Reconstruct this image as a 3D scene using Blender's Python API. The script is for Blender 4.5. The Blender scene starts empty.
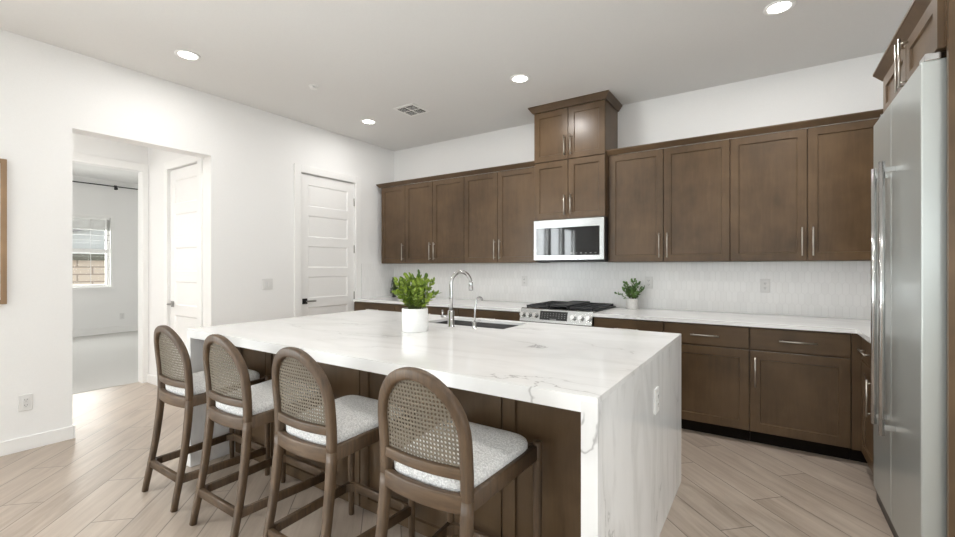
import bpy, bmesh, math, random
from mathutils import Vector, Matrix
random.seed(7)
sc = bpy.context.scene
COL = sc.collection
PI = math.pi
R = math.radians

# ------------------------------------------------------------------ camera
cam_d = bpy.data.cameras.new('camera')
cam = bpy.data.objects.new('camera', cam_d)
COL.objects.link(cam)
cam.location = (0, 0, 1.325)
cam.rotation_euler = (R(90), 0, R(33.63))
cam_d.sensor_width = 36
cam_d.lens = 436.43 / 955 * 36
cam_d.shift_y = -1.3 / 955
cam_d.clip_start = 0.02
sc.camera = cam

# ------------------------------------------------------------------ exposure, sky, daylight
vs = sc.view_settings
vs.view_transform = 'Standard'
vs.look = 'None'
vs.gamma = 1
vs.use_curve_mapping = False
vs.exposure = 1.12
sc.cycles.max_bounces = 10
sc.cycles.diffuse_bounces = 6
sc.cycles.use_denoising = True
sc.cycles.sample_clamp_indirect = 6

world = bpy.data.worlds.new('sky')
sc.world = world
world.use_nodes = True
bg = world.node_tree.nodes['Background']
bg.inputs['Color'].default_value = (0.86, 0.93, 1.0, 1)
bg.inputs['Strength'].default_value = 0.65


def area(name, loc, rot, sx, sy, power, color=(1, 1, 1), spread=180):
    l = bpy.data.lights.new(name, 'AREA')
    l.shape = 'RECTANGLE'
    l.size, l.size_y = sx, sy
    l.energy = power
    l.color = color
    l.spread = R(spread)
    o = bpy.data.objects.new(name, l)
    o.location = loc
    o.rotation_euler = rot
    COL.objects.link(o)
    return o


# daylight through the great room's windows (behind the camera) and the bedroom window
DAY = (0.97, 0.985, 1.0)
for wy in (-3.035, -2.15, -1.27):
    area('daylight_left_window', (-4.60, wy, 1.35), (R(90), 0, R(-90)), 0.72, 1.98, 40, DAY)
area('daylight_right_windows', (3.44, -0.8, 1.45), (R(90), 0, R(90)), 3.6, 2.0, 28, DAY)
area('daylight_rear_windows', (-1.2, -5.2, 1.55), (R(90), 0, 0), 4.6, 2.1, 8, DAY)
area('daylight_rear_door', (2.15, -5.2, 1.75), (R(90), 0, 0), 1.1, 1.0, 9, DAY)
area('daylight_bedroom_window', (-11.3, 2.5, 1.7), (R(90), 0, R(-90)), 1.4, 1.6, 42, (1, 0.97, 0.93))
area('daylight_bedroom_side_window', (-8.3, -0.45, 1.6), (R(90), 0, 0), 1.6, 1.4, 14, (1, 0.97, 0.93))
sun_d = bpy.data.lights.new('sun', 'SUN')
sun_d.energy = 1.0
sun_d.angle = R(0.6)
sun_d.color = (1.0, 0.98, 0.95)
sun = bpy.data.objects.new('sun', sun_d)
sun.rotation_euler = (R(42), 0, R(8))      # added high behind the camera; bounces off the floor to lift the ceiling
COL.objects.link(sun)
LAMP_POWER = 5.8
HALL_POWER = 6.8


# ------------------------------------------------------------------ node helpers
class NT:
    def __init__(s, name):
        s.mat = bpy.data.materials.new(name)
        s.mat.use_nodes = True
        s.t = s.mat.node_tree
        s.b = s.t.nodes['Principled BSDF']

    def new(s, kind, **kw):
        n = s.t.nodes.new(kind)
        for k, v in kw.items():
            setattr(n, k, v)
        return n

    def put(s, sock, v):
        if hasattr(v, 'is_linked') or isinstance(v, bpy.types.NodeSocket):
            s.t.links.new(v, sock)
        else:
            sock.default_value = v

    def m(s, op, a, b=None, c=None):
        n = s.new('ShaderNodeMath', operation=op)
        s.put(n.inputs[0], a)
        if b is not None:
            s.put(n.inputs[1], b)
        if c is not None:
            s.put(n.inputs[2], c)
        return n.outputs[0]

    def xyz(s, world=True):
        if world:
            n = s.new('ShaderNodeNewGeometry').outputs['Position']
        else:
            n = s.new('ShaderNodeTexCoord').outputs['Object']
        q = s.new('ShaderNodeSeparateXYZ')
        s.t.links.new(n, q.inputs[0])
        return q.outputs[0], q.outputs[1], q.outputs[2]

    def vec(s, x, y, z):
        n = s.new('ShaderNodeCombineXYZ')
        for i, v in enumerate((x, y, z)):
            s.put(n.inputs[i], v)
        return n.outputs[0]

    def noise(s, vec, scale, detail=3, rough=0.5, dist=0.0):
        n = s.new('ShaderNodeTexNoise')
        s.t.links.new(vec, n.inputs['Vector'])
        n.inputs['Scale'].default_value = scale
        n.inputs['Detail'].default_value = detail
        n.inputs['Roughness'].default_value = rough
        n.inputs['Distortion'].default_value = dist
        return n.outputs['Fac']

    def white(s, vec):
        n = s.new('ShaderNodeTexWhiteNoise', noise_dimensions='3D')
        s.t.links.new(vec, n.inputs['Vector'])
        return n.outputs['Value']

    def ramp(s, fac, stops):
        n = s.new('ShaderNodeValToRGB')
        s.t.links.new(fac, n.inputs['Fac'])
        e = n.color_ramp.elements
        while len(e) > 1:
            e.remove(e[-1])
        for i, (p, c) in enumerate(stops):
            el = e[0] if i == 0 else e.new(p)
            el.position = p
            el.color = (*c, 1) if len(c) == 3 else c
        return n.outputs['Color']

    def maprange(s, v, a, b, c, d):
        n = s.new('ShaderNodeMapRange')
        s.put(n.inputs[0], v)
        for i, q in enumerate((a, b, c, d)):
            s.put(n.inputs[i + 1], q)
        return n.outputs[0]

    def mix(s, fac, a, b, mode='MIX'):
        n = s.new('ShaderNodeMix', data_type='RGBA', blend_type=mode)
        s.put(n.inputs[0], fac)
        for i, v in ((6, a), (7, b)):
            if isinstance(v, tuple):
                v = (*v, 1) if len(v) == 3 else v
            s.put(n.inputs[i], v)
        return n.outputs[2]

    def bump(s, h, strength, dist=0.01):
        n = s.new('ShaderNodeBump')
        s.t.links.new(h, n.inputs['Height'])
        n.inputs['Strength'].default_value = strength
        n.inputs['Distance'].default_value = dist
        s.t.links.new(n.outputs[0], s.b.inputs['Normal'])

    def set(s, color=None, rough=None, metal=None, spec=None, coat=None, **kw):
        if color is not None:
            s.put(s.b.inputs['Base Color'], (*color, 1) if isinstance(color, tuple) and len(color) == 3 else color)
        for k, v in (('Roughness', rough), ('Metallic', metal), ('Specular IOR Level', spec), ('Coat Weight', coat)):
            if v is not None:
                s.put(s.b.inputs[k], v)
        return s.mat


def plain(name, color, rough=0.5, metal=0.0, nscale=40, namp=0.04, bump=0.0, spec=None):
    n = NT(name)
    x, y, z = n.xyz()
    f = n.noise(n.vec(x, y, z), nscale, 3)
    c2 = tuple(max(0, c * (1 - namp)) for c in color)
    c1 = tuple(min(1, c * (1 + namp)) for c in color)
    n.set(n.ramp(f, [(0.3, c2), (0.7, c1)]), rough, metal, spec)
    if bump:
        n.bump(f, bump, 0.002)
    return n.mat


def wood(name, dark, light, rough=0.42, axis='z', scale=1.0, spec=0.5, gw=0.3):
    n = NT(name)
    x, y, z = n.xyz()
    if axis == 'z':
        v = n.vec(n.m('MULTIPLY', x, 14 * scale), n.m('MULTIPLY', y, 14 * scale), n.m('MULTIPLY', z, 1.6 * scale))
    elif axis == 'x':
        v = n.vec(n.m('MULTIPLY', x, 1.6 * scale), n.m('MULTIPLY', y, 14 * scale), n.m('MULTIPLY', z, 14 * scale))
    else:
        v = n.vec(n.m('MULTIPLY', x, 14 * scale), n.m('MULTIPLY', y, 1.6 * scale), n.m('MULTIPLY', z, 14 * scale))
    g = n.noise(v, 2.2, 5, 0.6, 0.4)
    big = n.noise(n.vec(x, n.m('MULTIPLY', y, 1.0), z), 3.2, 3, 0.55, 0.15)
    f = n.m('ADD', n.m('MULTIPLY', g, gw), n.m('MULTIPLY', big, 1 - gw))
    col = n.ramp(f, [(0.2, tuple(c * 0.72 for c in dark)), (0.5, tuple((a + c) / 2 for a, c in zip(dark, light))), (0.8, tuple(c * 1.2 for c in light))])
    n.set(col, rough, 0, spec)
    n.bump(g, 0.04, 0.002)
    return n.mat


# ------------------------------------------------------------------ materials
M = {}
M['wall'] = plain('wall_paint', (0.86, 0.856, 0.846), 0.75, nscale=120, namp=0.01, bump=0.06)
M['ceiling'] = plain('ceiling_paint', (0.80, 0.797, 0.785), 0.85, nscale=90, namp=0.01, bump=0.08)
M['trim'] = plain('trim_paint', (0.88, 0.875, 0.86), 0.4, nscale=30, namp=0.006)
M['cab'] = wood('stained_cabinet_wood', (0.068, 0.041, 0.021), (0.138, 0.087, 0.047), 0.30, spec=0.33)
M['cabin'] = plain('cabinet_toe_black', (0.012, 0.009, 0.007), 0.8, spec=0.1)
M['cabh'] = wood('stained_cabinet_wood_rail', (0.066, 0.040, 0.021), (0.133, 0.084, 0.045), 0.33, 'x', spec=0.33)
M['stool'] = wood('weathered_stool_wood', (0.030, 0.017, 0.009), (0.135, 0.082, 0.042), 0.48, 'z', 2.0, gw=0.65)
M['stoolx'] = wood('weathered_stool_rail_wood', (0.030, 0.017, 0.009), (0.135, 0.082, 0.042), 0.48, 'x', 2.0, gw=0.65)
M['cane'] = plain('woven_cane', (0.155, 0.13, 0.095), 0.6, nscale=300, namp=0.25)
M['nickel'] = plain('brushed_nickel', (0.62, 0.59, 0.54), 0.28, 1.0, 200, 0.05)
M['dnickel'] = plain('satin_nickel_hardware', (0.36, 0.35, 0.33), 0.35, 1.0, 200, 0.05)
M['chrome'] = plain('polished_chrome', (0.6, 0.6, 0.6), 0.12, 1.0, 100, 0.02)
M['black'] = plain('black_enamel', (0.012, 0.012, 0.013), 0.35)
M['iron'] = plain('cast_iron', (0.022, 0.022, 0.024), 0.55, 0, 200, 0.3, 0.2)
M['rubber'] = plain('dark_plastic', (0.03, 0.03, 0.03), 0.5)
M['plate'] = plain('white_plastic', (0.74, 0.735, 0.72), 0.35, nscale=10, namp=0.005)
M['slot'] = plain('dark_slot', (0.05, 0.05, 0.05), 0.6)
M['potwhite'] = plain('white_ceramic', (0.85, 0.85, 0.84), 0.4, nscale=60, namp=0.02)
M['potgrey'] = plain('pale_concrete', (0.58, 0.57, 0.55), 0.8, nscale=80, namp=0.1, bump=0.2)
M['mark'] = plain('grey_print', (0.22, 0.22, 0.22), 0.5)
M['soil'] = plain('soil', (0.05, 0.035, 0.022), 0.9, nscale=150, namp=0.4, bump=0.5)
M['carpet'] = plain('grey_carpet', (0.57, 0.56, 0.54), 0.95, nscale=220, namp=0.22, bump=0.6)
M['sinkm'] = plain('dark_composite_sink', (0.035, 0.034, 0.033), 0.5, nscale=300, namp=0.2)
M['frame'] = wood('picture_frame_oak', (0.26, 0.16, 0.085), (0.36, 0.235, 0.13), 0.5, 'z')
M['paper'] = plain('art_paper', (0.80, 0.79, 0.77), 0.7, nscale=6, namp=0.06)
M['siding'] = plain('neighbour_siding', (0.62, 0.61, 0.58), 0.8)
M['slat'] = plain('blind_slat', (0.55, 0.55, 0.53), 0.6)
M['fascia'] = plain('neighbour_fascia', (0.13, 0.12, 0.085), 0.7)
M['roofm'] = plain('neighbour_roof_edge', (0.28, 0.26, 0.25), 0.8)
M['ground'] = plain('outside_gravel', (0.46, 0.42, 0.37), 0.9, nscale=20, namp=0.2)


def mk_steel():
    n = NT('brushed_stainless_steel')
    x, y, z = n.xyz()
    f = n.noise(n.vec(n.m('MULTIPLY', x, 3.0), n.m('MULTIPLY', y, 3.0), n.m('MULTIPLY', z, 60.0)), 1.0, 2)
    n.set(n.ramp(f, [(0.2, (0.40, 0.405, 0.40)), (0.8, (0.44, 0.445, 0.44))]),
          n.maprange(f, 0.2, 0.8, 0.22, 0.26), 0.95)
    return n.mat


M['steel'] = mk_steel()
M['satin'] = plain('satin_refrigerator_steel', (0.48, 0.505, 0.49), 0.30, 0.5, 3, 0.02)


def mk_glassblack():
    n = NT('black_glass')
    x, y, z = n.xyz()
    f = n.noise(n.vec(x, y, z), 4, 1)
    n.set(n.ramp(f, [(0.3, (0.008, 0.008, 0.009)), (0.7, (0.011, 0.011, 0.012))]), 0.03, 0, 0.5)
    return n.mat


M['bglass'] = mk_glassblack()


def mk_pane():
    n = NT('window_glass')
    tr = n.new('ShaderNodeBsdfTransparent')
    tr.inputs[0].default_value = (0.96, 0.98, 0.98, 1)
    gl = n.new('ShaderNodeBsdfGlossy')
    gl.inputs['Roughness'].default_value = 0.02
    lw = n.new('ShaderNodeLayerWeight')
    fac = n.m('ADD', 0.04, n.m('MULTIPLY', 0.9, n.m('POWER', lw.outputs['Facing'], 5.0)))
    mx = n.new('ShaderNodeMixShader')
    n.t.links.new(fac, mx.inputs[0])
    n.t.links.new(tr.outputs[0], mx.inputs[1])
    n.t.links.new(gl.outputs[0], mx.inputs[2])
    n.t.links.new(mx.outputs[0], n.t.nodes['Material Output'].inputs[0])
    return n.mat


M['pane'] = mk_pane()


def mk_emit(name, col, strength):
    n = NT(name)
    n.set((0.9, 0.9, 0.88), 0.5)
    n.b.inputs['Emission Color'].default_value = (*col, 1)
    n.b.inputs['Emission Strength'].default_value = strength
    return n.mat


M['glow'] = mk_emit('downlight_lens', (1.0, 0.97, 0.92), 9.0)


def mk_floor():
    n = NT('diagonal_wood_look_plank_tile')
    x, y, z = n.xyz()
    k = 2 ** -0.5
    v = n.m('MULTIPLY', n.m('ADD', x, y), k)
    u = n.m('MULTIPLY', n.m('SUBTRACT', y, x), k)
    W, L = 0.197, 1.2
    rv = n.m('DIVIDE', n.m('ADD', v, 1.52), W)
    row = n.m('FLOOR', rv)
    fv = n.m('FRACT', rv)
    us = n.m('DIVIDE', n.m('ADD', n.m('SUBTRACT', u, 2.616), n.m('MULTIPLY', row, 0.494)), L)
    colm = n.m('FLOOR', us)
    fu = n.m('FRACT', us)
    dv = n.m('MULTIPLY', n.m('SUBTRACT', 0.5, n.m('ABSOLUTE', n.m('SUBTRACT', fv, 0.5))), W)
    du = n.m('MULTIPLY', n.m('SUBTRACT', 0.5, n.m('ABSOLUTE', n.m('SUBTRACT', fu, 0.5))), L)
    d = n.m('MINIMUM', dv, du)
    gr = n.maprange(d, 0.0016, 0.0032, 1.0, 0.0)
    rnd = n.white(n.vec(row, colm, 3.0))
    shift = n.m('MULTIPLY', rnd, 37.0)
    gv = n.vec(n.m('MULTIPLY', u, 1.1), n.m('MULTIPLY', v, 9.0), shift)
    g1 = n.noise(gv, 1.6, 5, 0.6, 0.8)
    g2 = n.noise(n.vec(n.m('MULTIPLY', u, 2.0), n.m('MULTIPLY', v, 60.0), shift), 1.0, 3)
    f = n.m('ADD', n.m('ADD', n.m('MULTIPLY', g1, 0.72), n.m('MULTIPLY', g2, 0.18)), n.m('MULTIPLY', rnd, 0.10))
    c = n.ramp(f, [(0.3, (0.32, 0.255, 0.202)), (0.5, (0.44, 0.365, 0.30)), (0.72, (0.55, 0.47, 0.395))])
    c = n.mix(gr, c, (0.17, 0.143, 0.12))
    n.set(c, n.maprange(g1, 0.3, 0.7, 0.3, 0.42), 0, 0.5)
    h = n.m('SUBTRACT', n.m('MULTIPLY', g2, 0.15), gr)
    n.bump(h, 0.25, 0.002)
    return n.mat


M['floor'] = mk_floor()


def mk_quartz(name, mode):
    n = NT(name)
    x, y, z = n.xyz()
    if mode == 'top':      # veins drift along the slab
        v = n.vec(n.m('MULTIPLY', x, 0.55), n.m('MULTIPLY', y, 1.7), n.m('MULTIPLY', z, 1.0))
    else:                  # waterfall end: veins run down
        v = n.vec(n.m('MULTIPLY', x, 1.0), n.m('MULTIPLY', y, 2.1), n.m('MULTIPLY', z, 0.6))
    a = n.noise(v, 1.25, 6, 0.55, 0.9)
    ridge = n.m('ABSOLUTE', n.m('SUBTRACT', a, 0.5))
    thin = n.maprange(ridge, 0.0, 0.007, 1.0, 0.0)
    soft = n.maprange(ridge, 0.0, 0.07, 1.0, 0.0)
    gate = n.maprange(n.noise(v, 2.3, 2), 0.50, 0.66, 0.0, 1.0)
    cloud = n.noise(v, 2.0, 4, 0.6, 0.5)
    base = n.ramp(cloud, [(0.3, (0.83, 0.827, 0.82)), (0.65, (0.90, 0.898, 0.892))])
    c = n.mix(n.m('MULTIPLY', soft, 0.16 if mode == 'top' else 0.30), base, (0.56, 0.555, 0.545))
    c = n.mix(n.m('MULTIPLY', n.m('MULTIPLY', thin, gate), 0.6), c, (0.22, 0.21, 0.205))
    n.set(c, 0.13, 0, 0.5)
    return n.mat


M['quartz'] = mk_quartz('white_veined_quartz', 'top')
M['quartzv'] = mk_quartz('white_veined_quartz_end', 'end')


def mk_tile():
    n = NT('white_picket_tile')
    x, y, z = n.xyz()
    w, h, amp = 0.044, 0.092, 0.020
    u = n.m('DIVIDE', n.m('ADD', x, y), w)
    zz = n.m('SUBTRACT', z, 0.92)
    r = n.m('FLOOR', n.m('ADD', n.m('DIVIDE', zz, h), 0.5))
    par = n.m('FLOORED_MODULO', r, 2.0)
    fr = n.m('FRACT', n.m('ADD', u, n.m('MULTIPLY', par, 0.5)))
    tri = n.m('MULTIPLY', n.m('ABSOLUTE', n.m('SUBTRACT', fr, 0.5)), 2.0)
    bz = n.m('ADD', n.m('MULTIPLY', r, h), n.m('MULTIPLY', n.m('SUBTRACT', tri, 0.5), amp))
    db = n.m('SUBTRACT', zz, bz)
    row = n.m('SUBTRACT', r, n.m('LESS_THAN', db, 0.0))
    rp = n.m('FLOORED_MODULO', n.m('ADD', row, 1.0), 2.0)
    uq = n.m('ADD', u, n.m('MULTIPLY', rp, 0.5))
    q = n.m('FRACT', uq)
    de = n.m('MULTIPLY', n.m('ABSOLUTE', n.m('SUBTRACT', q, 0.5)), w)
    d = n.m('MINIMUM', n.m('ABSOLUTE', db), de)
    g = n.maprange(d, 0.0008, 0.0024, 1.0, 0.0)
    rnd = n.white(n.vec(row, n.m('FLOOR', n.m('ADD', uq, 0.5)), 1.0))
    c = n.mix(rnd, (0.86, 0.856, 0.845), (0.90, 0.896, 0.885))
    c = n.mix(g, c, (0.80, 0.795, 0.784))
    n.set(c, 0.2, 0, 0.5)
    hgt = n.m('ADD', n.m('MULTIPLY', n.maprange(d, 0.0, 0.006, 0.0, 1.0), 1.0),
              n.m('MULTIPLY', n.noise(n.vec(x, y, z), 26, 2), 0.4))
    n.bump(hgt, 0.14, 0.003)
    return n.mat


M['tile'] = mk_tile()


def mk_brick():
    n = NT('neighbour_block_wall')
    x, y, z = n.xyz()
    b = n.new('ShaderNodeTexBrick')
    n.t.links.new(n.vec(y, z, 0.0), b.inputs['Vector'])
    b.inputs['Color1'].default_value = (0.70, 0.56, 0.44, 1)
    b.inputs['Color2'].default_value = (0.76, 0.63, 0.51, 1)
    b.inputs['Mortar'].default_value = (0.42, 0.32, 0.25, 1)
    b.inputs['Scale'].default_value = 1.0
    b.inputs['Brick Width'].default_value = 0.6
    b.inputs['Row Height'].default_value = 0.19
    b.inputs['Mortar Size'].default_value = 0.018
    n.set(b.outputs['Color'], 0.9)
    return n.mat


M['brick'] = mk_brick()


def mk_boucle():
    n = NT('grey_white_boucle')
    x, y, z = n.xyz()
    v = n.vec(x, y, z)
    vo = n.new('ShaderNodeTexVoronoi')
    n.t.links.new(v, vo.inputs['Vector'])
    vo.inputs['Scale'].default_value = 150
    d = vo.outputs['Distance']
    nz = n.noise(v, 90, 4, 0.7)
    f = n.m('ADD', n.m('MULTIPLY', d, 0.6), n.m('MULTIPLY', nz, 0.5))
    c = n.ramp(f, [(0.25, (0.90, 0.895, 0.88)), (0.7, (0.60, 0.595, 0.585))])
    n.set(c, 0.95, 0, 0.2)
    n.bump(n.m('MULTIPLY', f, -1.0), 0.8, 0.006)
    return n.mat


M['boucle'] = mk_boucle()


def mk_leaf(name, a, b):
    n = NT(name)
    oi = n.new('ShaderNodeNewGeometry').outputs['Random Per Island']
    n.set(n.ramp(oi, [(0.0, a), (1.0, b)]), 0.45, 0, 0.4)
    n.b.inputs['Transmission Weight'].default_value = 0.0
    n.b.inputs['Subsurface Weight'].default_value = 0.0
    return n.mat


M['leaf'] = mk_leaf('bright_green_leaves', (0.045, 0.10, 0.010), (0.30, 0.40, 0.05))
M['leafd'] = mk_leaf('mid_green_leaves', (0.045, 0.11, 0.025), (0.15, 0.27, 0.07))
M['leafdd'] = mk_leaf('dark_green_leaves', (0.012, 0.028, 0.010), (0.045, 0.085, 0.025))
M['stem'] = plain('plant_stem', (0.10, 0.13, 0.035), 0.7)


# ------------------------------------------------------------------ mesh helpers
class MB:
    def __init__(s):
        s.bm = bmesh.new()

    def box(s, x0, y0, z0, x1, y1, z1, bev=0.0):
        xs, ys, zs = sorted((x0, x1)), sorted((y0, y1)), sorted((z0, z1))
        vv = [s.bm.verts.new((x, y, z)) for z in zs for y in ys for x in xs]
        fs = [(0, 2, 3, 1), (4, 5, 7, 6), (0, 1, 5, 4), (2, 6, 7, 3), (0, 4, 6, 2), (1, 3, 7, 5)]
        faces = [s.bm.faces.new([vv[i] for i in f]) for f in fs]
        if bev:
            es = list({e for f in faces for e in f.edges})
            bmesh.ops.bevel(s.bm, geom=es, offset=bev, segments=2, affect='EDGES', profile=0.5)
        return s

    def rings(s, rings, cap0=True, cap1=True, smooth=False):
        vr = [[s.bm.verts.new(p) for p in r] for r in rings]
        n = len(vr[0])
        for a, b in zip(vr, vr[1:]):
            for i in range(n):
                f = s.bm.faces.new((a[i], a[(i + 1) % n], b[(i + 1) % n], b[i]))
                f.smooth = smooth
        if cap0:
            s.bm.faces.new(vr[0][::-1])
        if cap1:
            s.bm.faces.new(vr[-1])
        return s

    def cyl(s, p0, p1, r0, r1=None, n=16, cap=True):
        r1 = r0 if r1 is None else r1
        p0, p1 = Vector(p0), Vector(p1)
        d = (p1 - p0).normalized()
        a = d.orthogonal().normalized()
        b = d.cross(a)
        rg = [[p + (a * math.cos(2 * PI * i / n) + b * math.sin(2 * PI * i / n)) * r for i in range(n)]
              for p, r in ((p0, r0), (p1, r1))]
        return s.rings(rg, cap, cap, True)

    def tube(s, pts, r, n=12):
        pts = [Vector(p) for p in pts]
        rr = r if isinstance(r, (list, tuple)) else [r] * len(pts)
        rg = []
        ref = None
        for i, p in enumerate(pts):
            t = (pts[min(i + 1, len(pts) - 1)] - pts[max(i - 1, 0)]).normalized()
            if ref is None:
                ref = t.orthogonal().normalized()
            a = (ref - t * ref.dot(t)).normalized()
            ref = a
            b = t.cross(a)
            rg.append([p + (a * math.cos(2 * PI * k / n) + b * math.sin(2 * PI * k / n)) * rr[i] for k in range(n)])
        return s.rings(rg, True, True, True)

    def lathe(s, c, prof, n=28, cap0=True, cap1=True):
        c = Vector(c)
        rg = [[c + Vector((r * math.cos(2 * PI * i / n), r * math.sin(2 * PI * i / n), z)) for i in range(n)]
              for r, z in prof]
        return s.rings(rg, cap0, cap1, True)

    def prism(s, poly, z0, z1):
        return s.rings([[(x, y, z0) for x, y in poly], [(x, y, z1) for x, y in poly]])

    def extrude(s, prof, fn, a, b):
        """profile points mapped with fn(t, p, q)"""
        return s.rings([[fn(a, p, q) for p, q in prof], [fn(b, p, q) for p, q in prof]])

    def panel(s, mp, u0, v0, u1, v1, t, frame=0.058, rec=0.009, cham=0.002, step=0.004):
        """a shaker front: mp(u, v, w) gives the point w in front of the face plane"""
        def ring(i, w):
            return [mp(u0 + i, v0 + i, w), mp(u1 - i, v0 + i, w), mp(u1 - i, v1 - i, w), mp(u0 + i, v1 - i, w)]
        return s.rings([ring(0, 0), ring(0, t - cham), ring(cham, t), ring(frame, t), ring(frame + step, t - rec)])

    def slab(s, mp, u0, v0, u1, v1, t, cham=0.0025):
        def ring(i, w):
            return [mp(u0 + i, v0 + i, w), mp(u1 - i, v0 + i, w), mp(u1 - i, v1 - i, w), mp(u0 + i, v1 - i, w)]
        return s.rings([ring(0, 0), ring(0, t - cham), ring(cham, t)])

    def build(s, name, mat, parent=None, org=None, smooth_angle=None):
        bm = s.bm
        bmesh.ops.recalc_face_normals(bm, faces=bm.faces)
        base = Vector((0, 0, 0))
        if parent is not None:
            p = parent
            while p.parent is not None:
                p = p.parent
            base = p.location.copy()
        elif org is not None:
            base = Vector(org)
        bmesh.ops.translate(bm, vec=-base, verts=bm.verts)
        me = bpy.data.meshes.new(name)
        bm.to_mesh(me)
        bm.free()
        me.materials.append(M[mat] if isinstance(mat, str) else mat)
        o = bpy.data.objects.new(name, me)
        COL.objects.link(o)
        if parent is not None:
            o.parent = parent
        elif org is not None:
            o.location = base
        return o


def tag(o, label, cat=None, group=None, kind=None):
    o['label'] = label
    if cat:
        o['category'] = cat
    if group:
        o['group'] = group
    if kind:
        o['kind'] = kind
    return o


def thing(name, label, cat, loc, group=None):
    o = bpy.data.objects.new(name, None)
    o.empty_display_size = 0.1
    COL.objects.link(o)
    o.location = loc
    return tag(o, label, cat, group)


def struct(mb, name, mat, parent=None):
    o = mb.build(name, mat, parent)
    if parent is None:
        o['kind'] = 'structure'
    return o


def copy_tree(o, parent=None):
    c = o.copy()
    COL.objects.link(c)
    c.parent = parent
    for ch in list(o.children):
        copy_tree(ch, c)
    return c


def face_y(y):      # a face at depth y looking towards -Y
    return lambda u, v, w: (u, y - w, v)


def face_x(x):      # a face at x looking towards -X (u runs along -Y so the front stays right-handed)
    return lambda u, v, w: (x - w, u, v)


def face_px(x):     # a face at x looking towards +X
    return lambda u, v, w: (x + w, u, v)


def pull(mp, u0, v0, u1, v1, t0, parent, r=0.0052, out=0.03):
    b = MB()
    du, dv = u1 - u0, v1 - v0
    b.cyl(mp(u0, v0, t0 + out), mp(u1, v1, t0 + out), r, n=12)
    for f in (0.1, 0.9):
        b.cyl(mp(u0 + du * f, v0 + dv * f, t0 - 0.001), mp(u0 + du * f, v0 + dv * f, t0 + out), r * 0.8, n=8)
    return b.build('handle', 'nickel', parent)


# ================================================================== STRUCTURE
XL, YB, ZC = -4.48, 4.57, 2.995
XR, XR2, YR = 1.15, 3.2, -5.0
TW = 0.16


def wall_with_holes(b, mp, u0, u1, v0, v1, holes):
    """solid wall in plan strips; mp(u,v,w) w in {0,1} scaled thickness"""
    us = sorted({u0, u1, *[h[0] for h in holes], *[h[1] for h in holes]})
    for a, c in zip(us, us[1:]):
        hs = sorted([(h[2], h[3]) for h in holes if h[0] <= a and h[1] >= c])
        z = v0
        for lo, hi in hs + [(v1, v1)]:
            if lo > z + 1e-6:
                p, q = mp(a, z, 0), mp(c, lo, 1)
                b.box(*p, *q)
            z = hi


WIN_L = [(-3.45, -2.62, 0.3, 2.4), (-2.56, -1.74, 0.3, 2.4), (-1.68, -0.86, 0.3, 2.4)]
b = MB()
wall_with_holes(b, lambda u, v, w: (XL - TW * w, u, v), YR - TW, YB + TW, 0, ZC,
                WIN_L + [(1.076, 2.087, 0, 2.402), (3.057, 3.853, 0, 2.420)])
struct(b, 'wall_left', 'wall')
b = MB()
b.box(XL, YB, 0, XR + TW, YB + TW, ZC)
struct(b, 'wall_back', 'wall')
b = MB()
b.box(XR, 2.35, 0, XR + TW, YB, ZC)
b.box(XR + TW, 2.35, 0, XR2 + TW, 2.35 + TW, ZC)
WIN_E = [(-2.7, -1.45, 0.4, 2.5), (-1.4, -0.2, 0.4, 2.5), (-0.15, 1.05, 0.4, 2.5)]
wall_with_holes(b, lambda u, v, w: (XR2 + TW * w, u, v), YR, 2.35, 0, ZC, WIN_E)
struct(b, 'wall_right', 'wall')
WIN_R = [(-3.6, -2.15, 0.5, 2.6), (-2.05, -0.6, 0.5, 2.6), (-0.5, 0.95, 0.5, 2.6), (1.55, 2.75, 1.2, 2.3)]
b = MB()
wall_with_holes(b, lambda u, v, w: (u, YR - TW * w, v), XL, XR2 + TW, 0, ZC, WIN_R)
struct(b, 'wall_rear', 'wall')
b = MB()
b.box(-6.04, YR - TW, -0.12, XR2 + TW, YB + TW, 0)
struct(b, 'floor', 'floor')
b = MB()
b.box(XL - TW, YR - TW, ZC, XR2 + TW, YB + TW, ZC + 0.12)
struct(b, 'ceiling', 'ceiling')

# windows behind the camera
wn = 0
for (u0, u1, v0, v1) in WIN_L:
    wn += 1
    f = MB()
    for (a, c, d, e) in ((u0, u0 + .05, v0, v1), (u1 - .05, u1, v0, v1), (u0 + .05, u1 - .05, v0, v0 + .05), (u0 + .05, u1 - .05, v1 - .05, v1)):
        f.box(XL - 0.08, a, d, XL - 0.01, c, e)
    w = struct(f, 'window_%d' % wn, 'trim')
    p = MB()
    p.box(XL - 0.05, u0 + .05, v0 + .05, XL - 0.044, u1 - .05, v1 - .05)
    p.build('pane', 'pane', w)
for (u0, u1, v0, v1) in WIN_R:
    wn += 1
    f = MB()
    for (a, c, d, e) in ((u0, u0 + .05, v0, v1), (u1 - .05, u1, v0, v1), (u0 + .05, u1 - .05, v0, v0 + .05), (u0 + .05, u1 - .05, v1 - .05, v1)):
        f.box(a, YR - 0.12, d, c, YR - 0.05, e)
    w = struct(f, 'window_%d' % wn, 'trim')
    p = MB()
    p.box(u0 + .05, YR - 0.09, v0 + .05, u1 - .05, YR - 0.084, v1 - .05)
    p.build('pane', 'pane', w)

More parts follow.
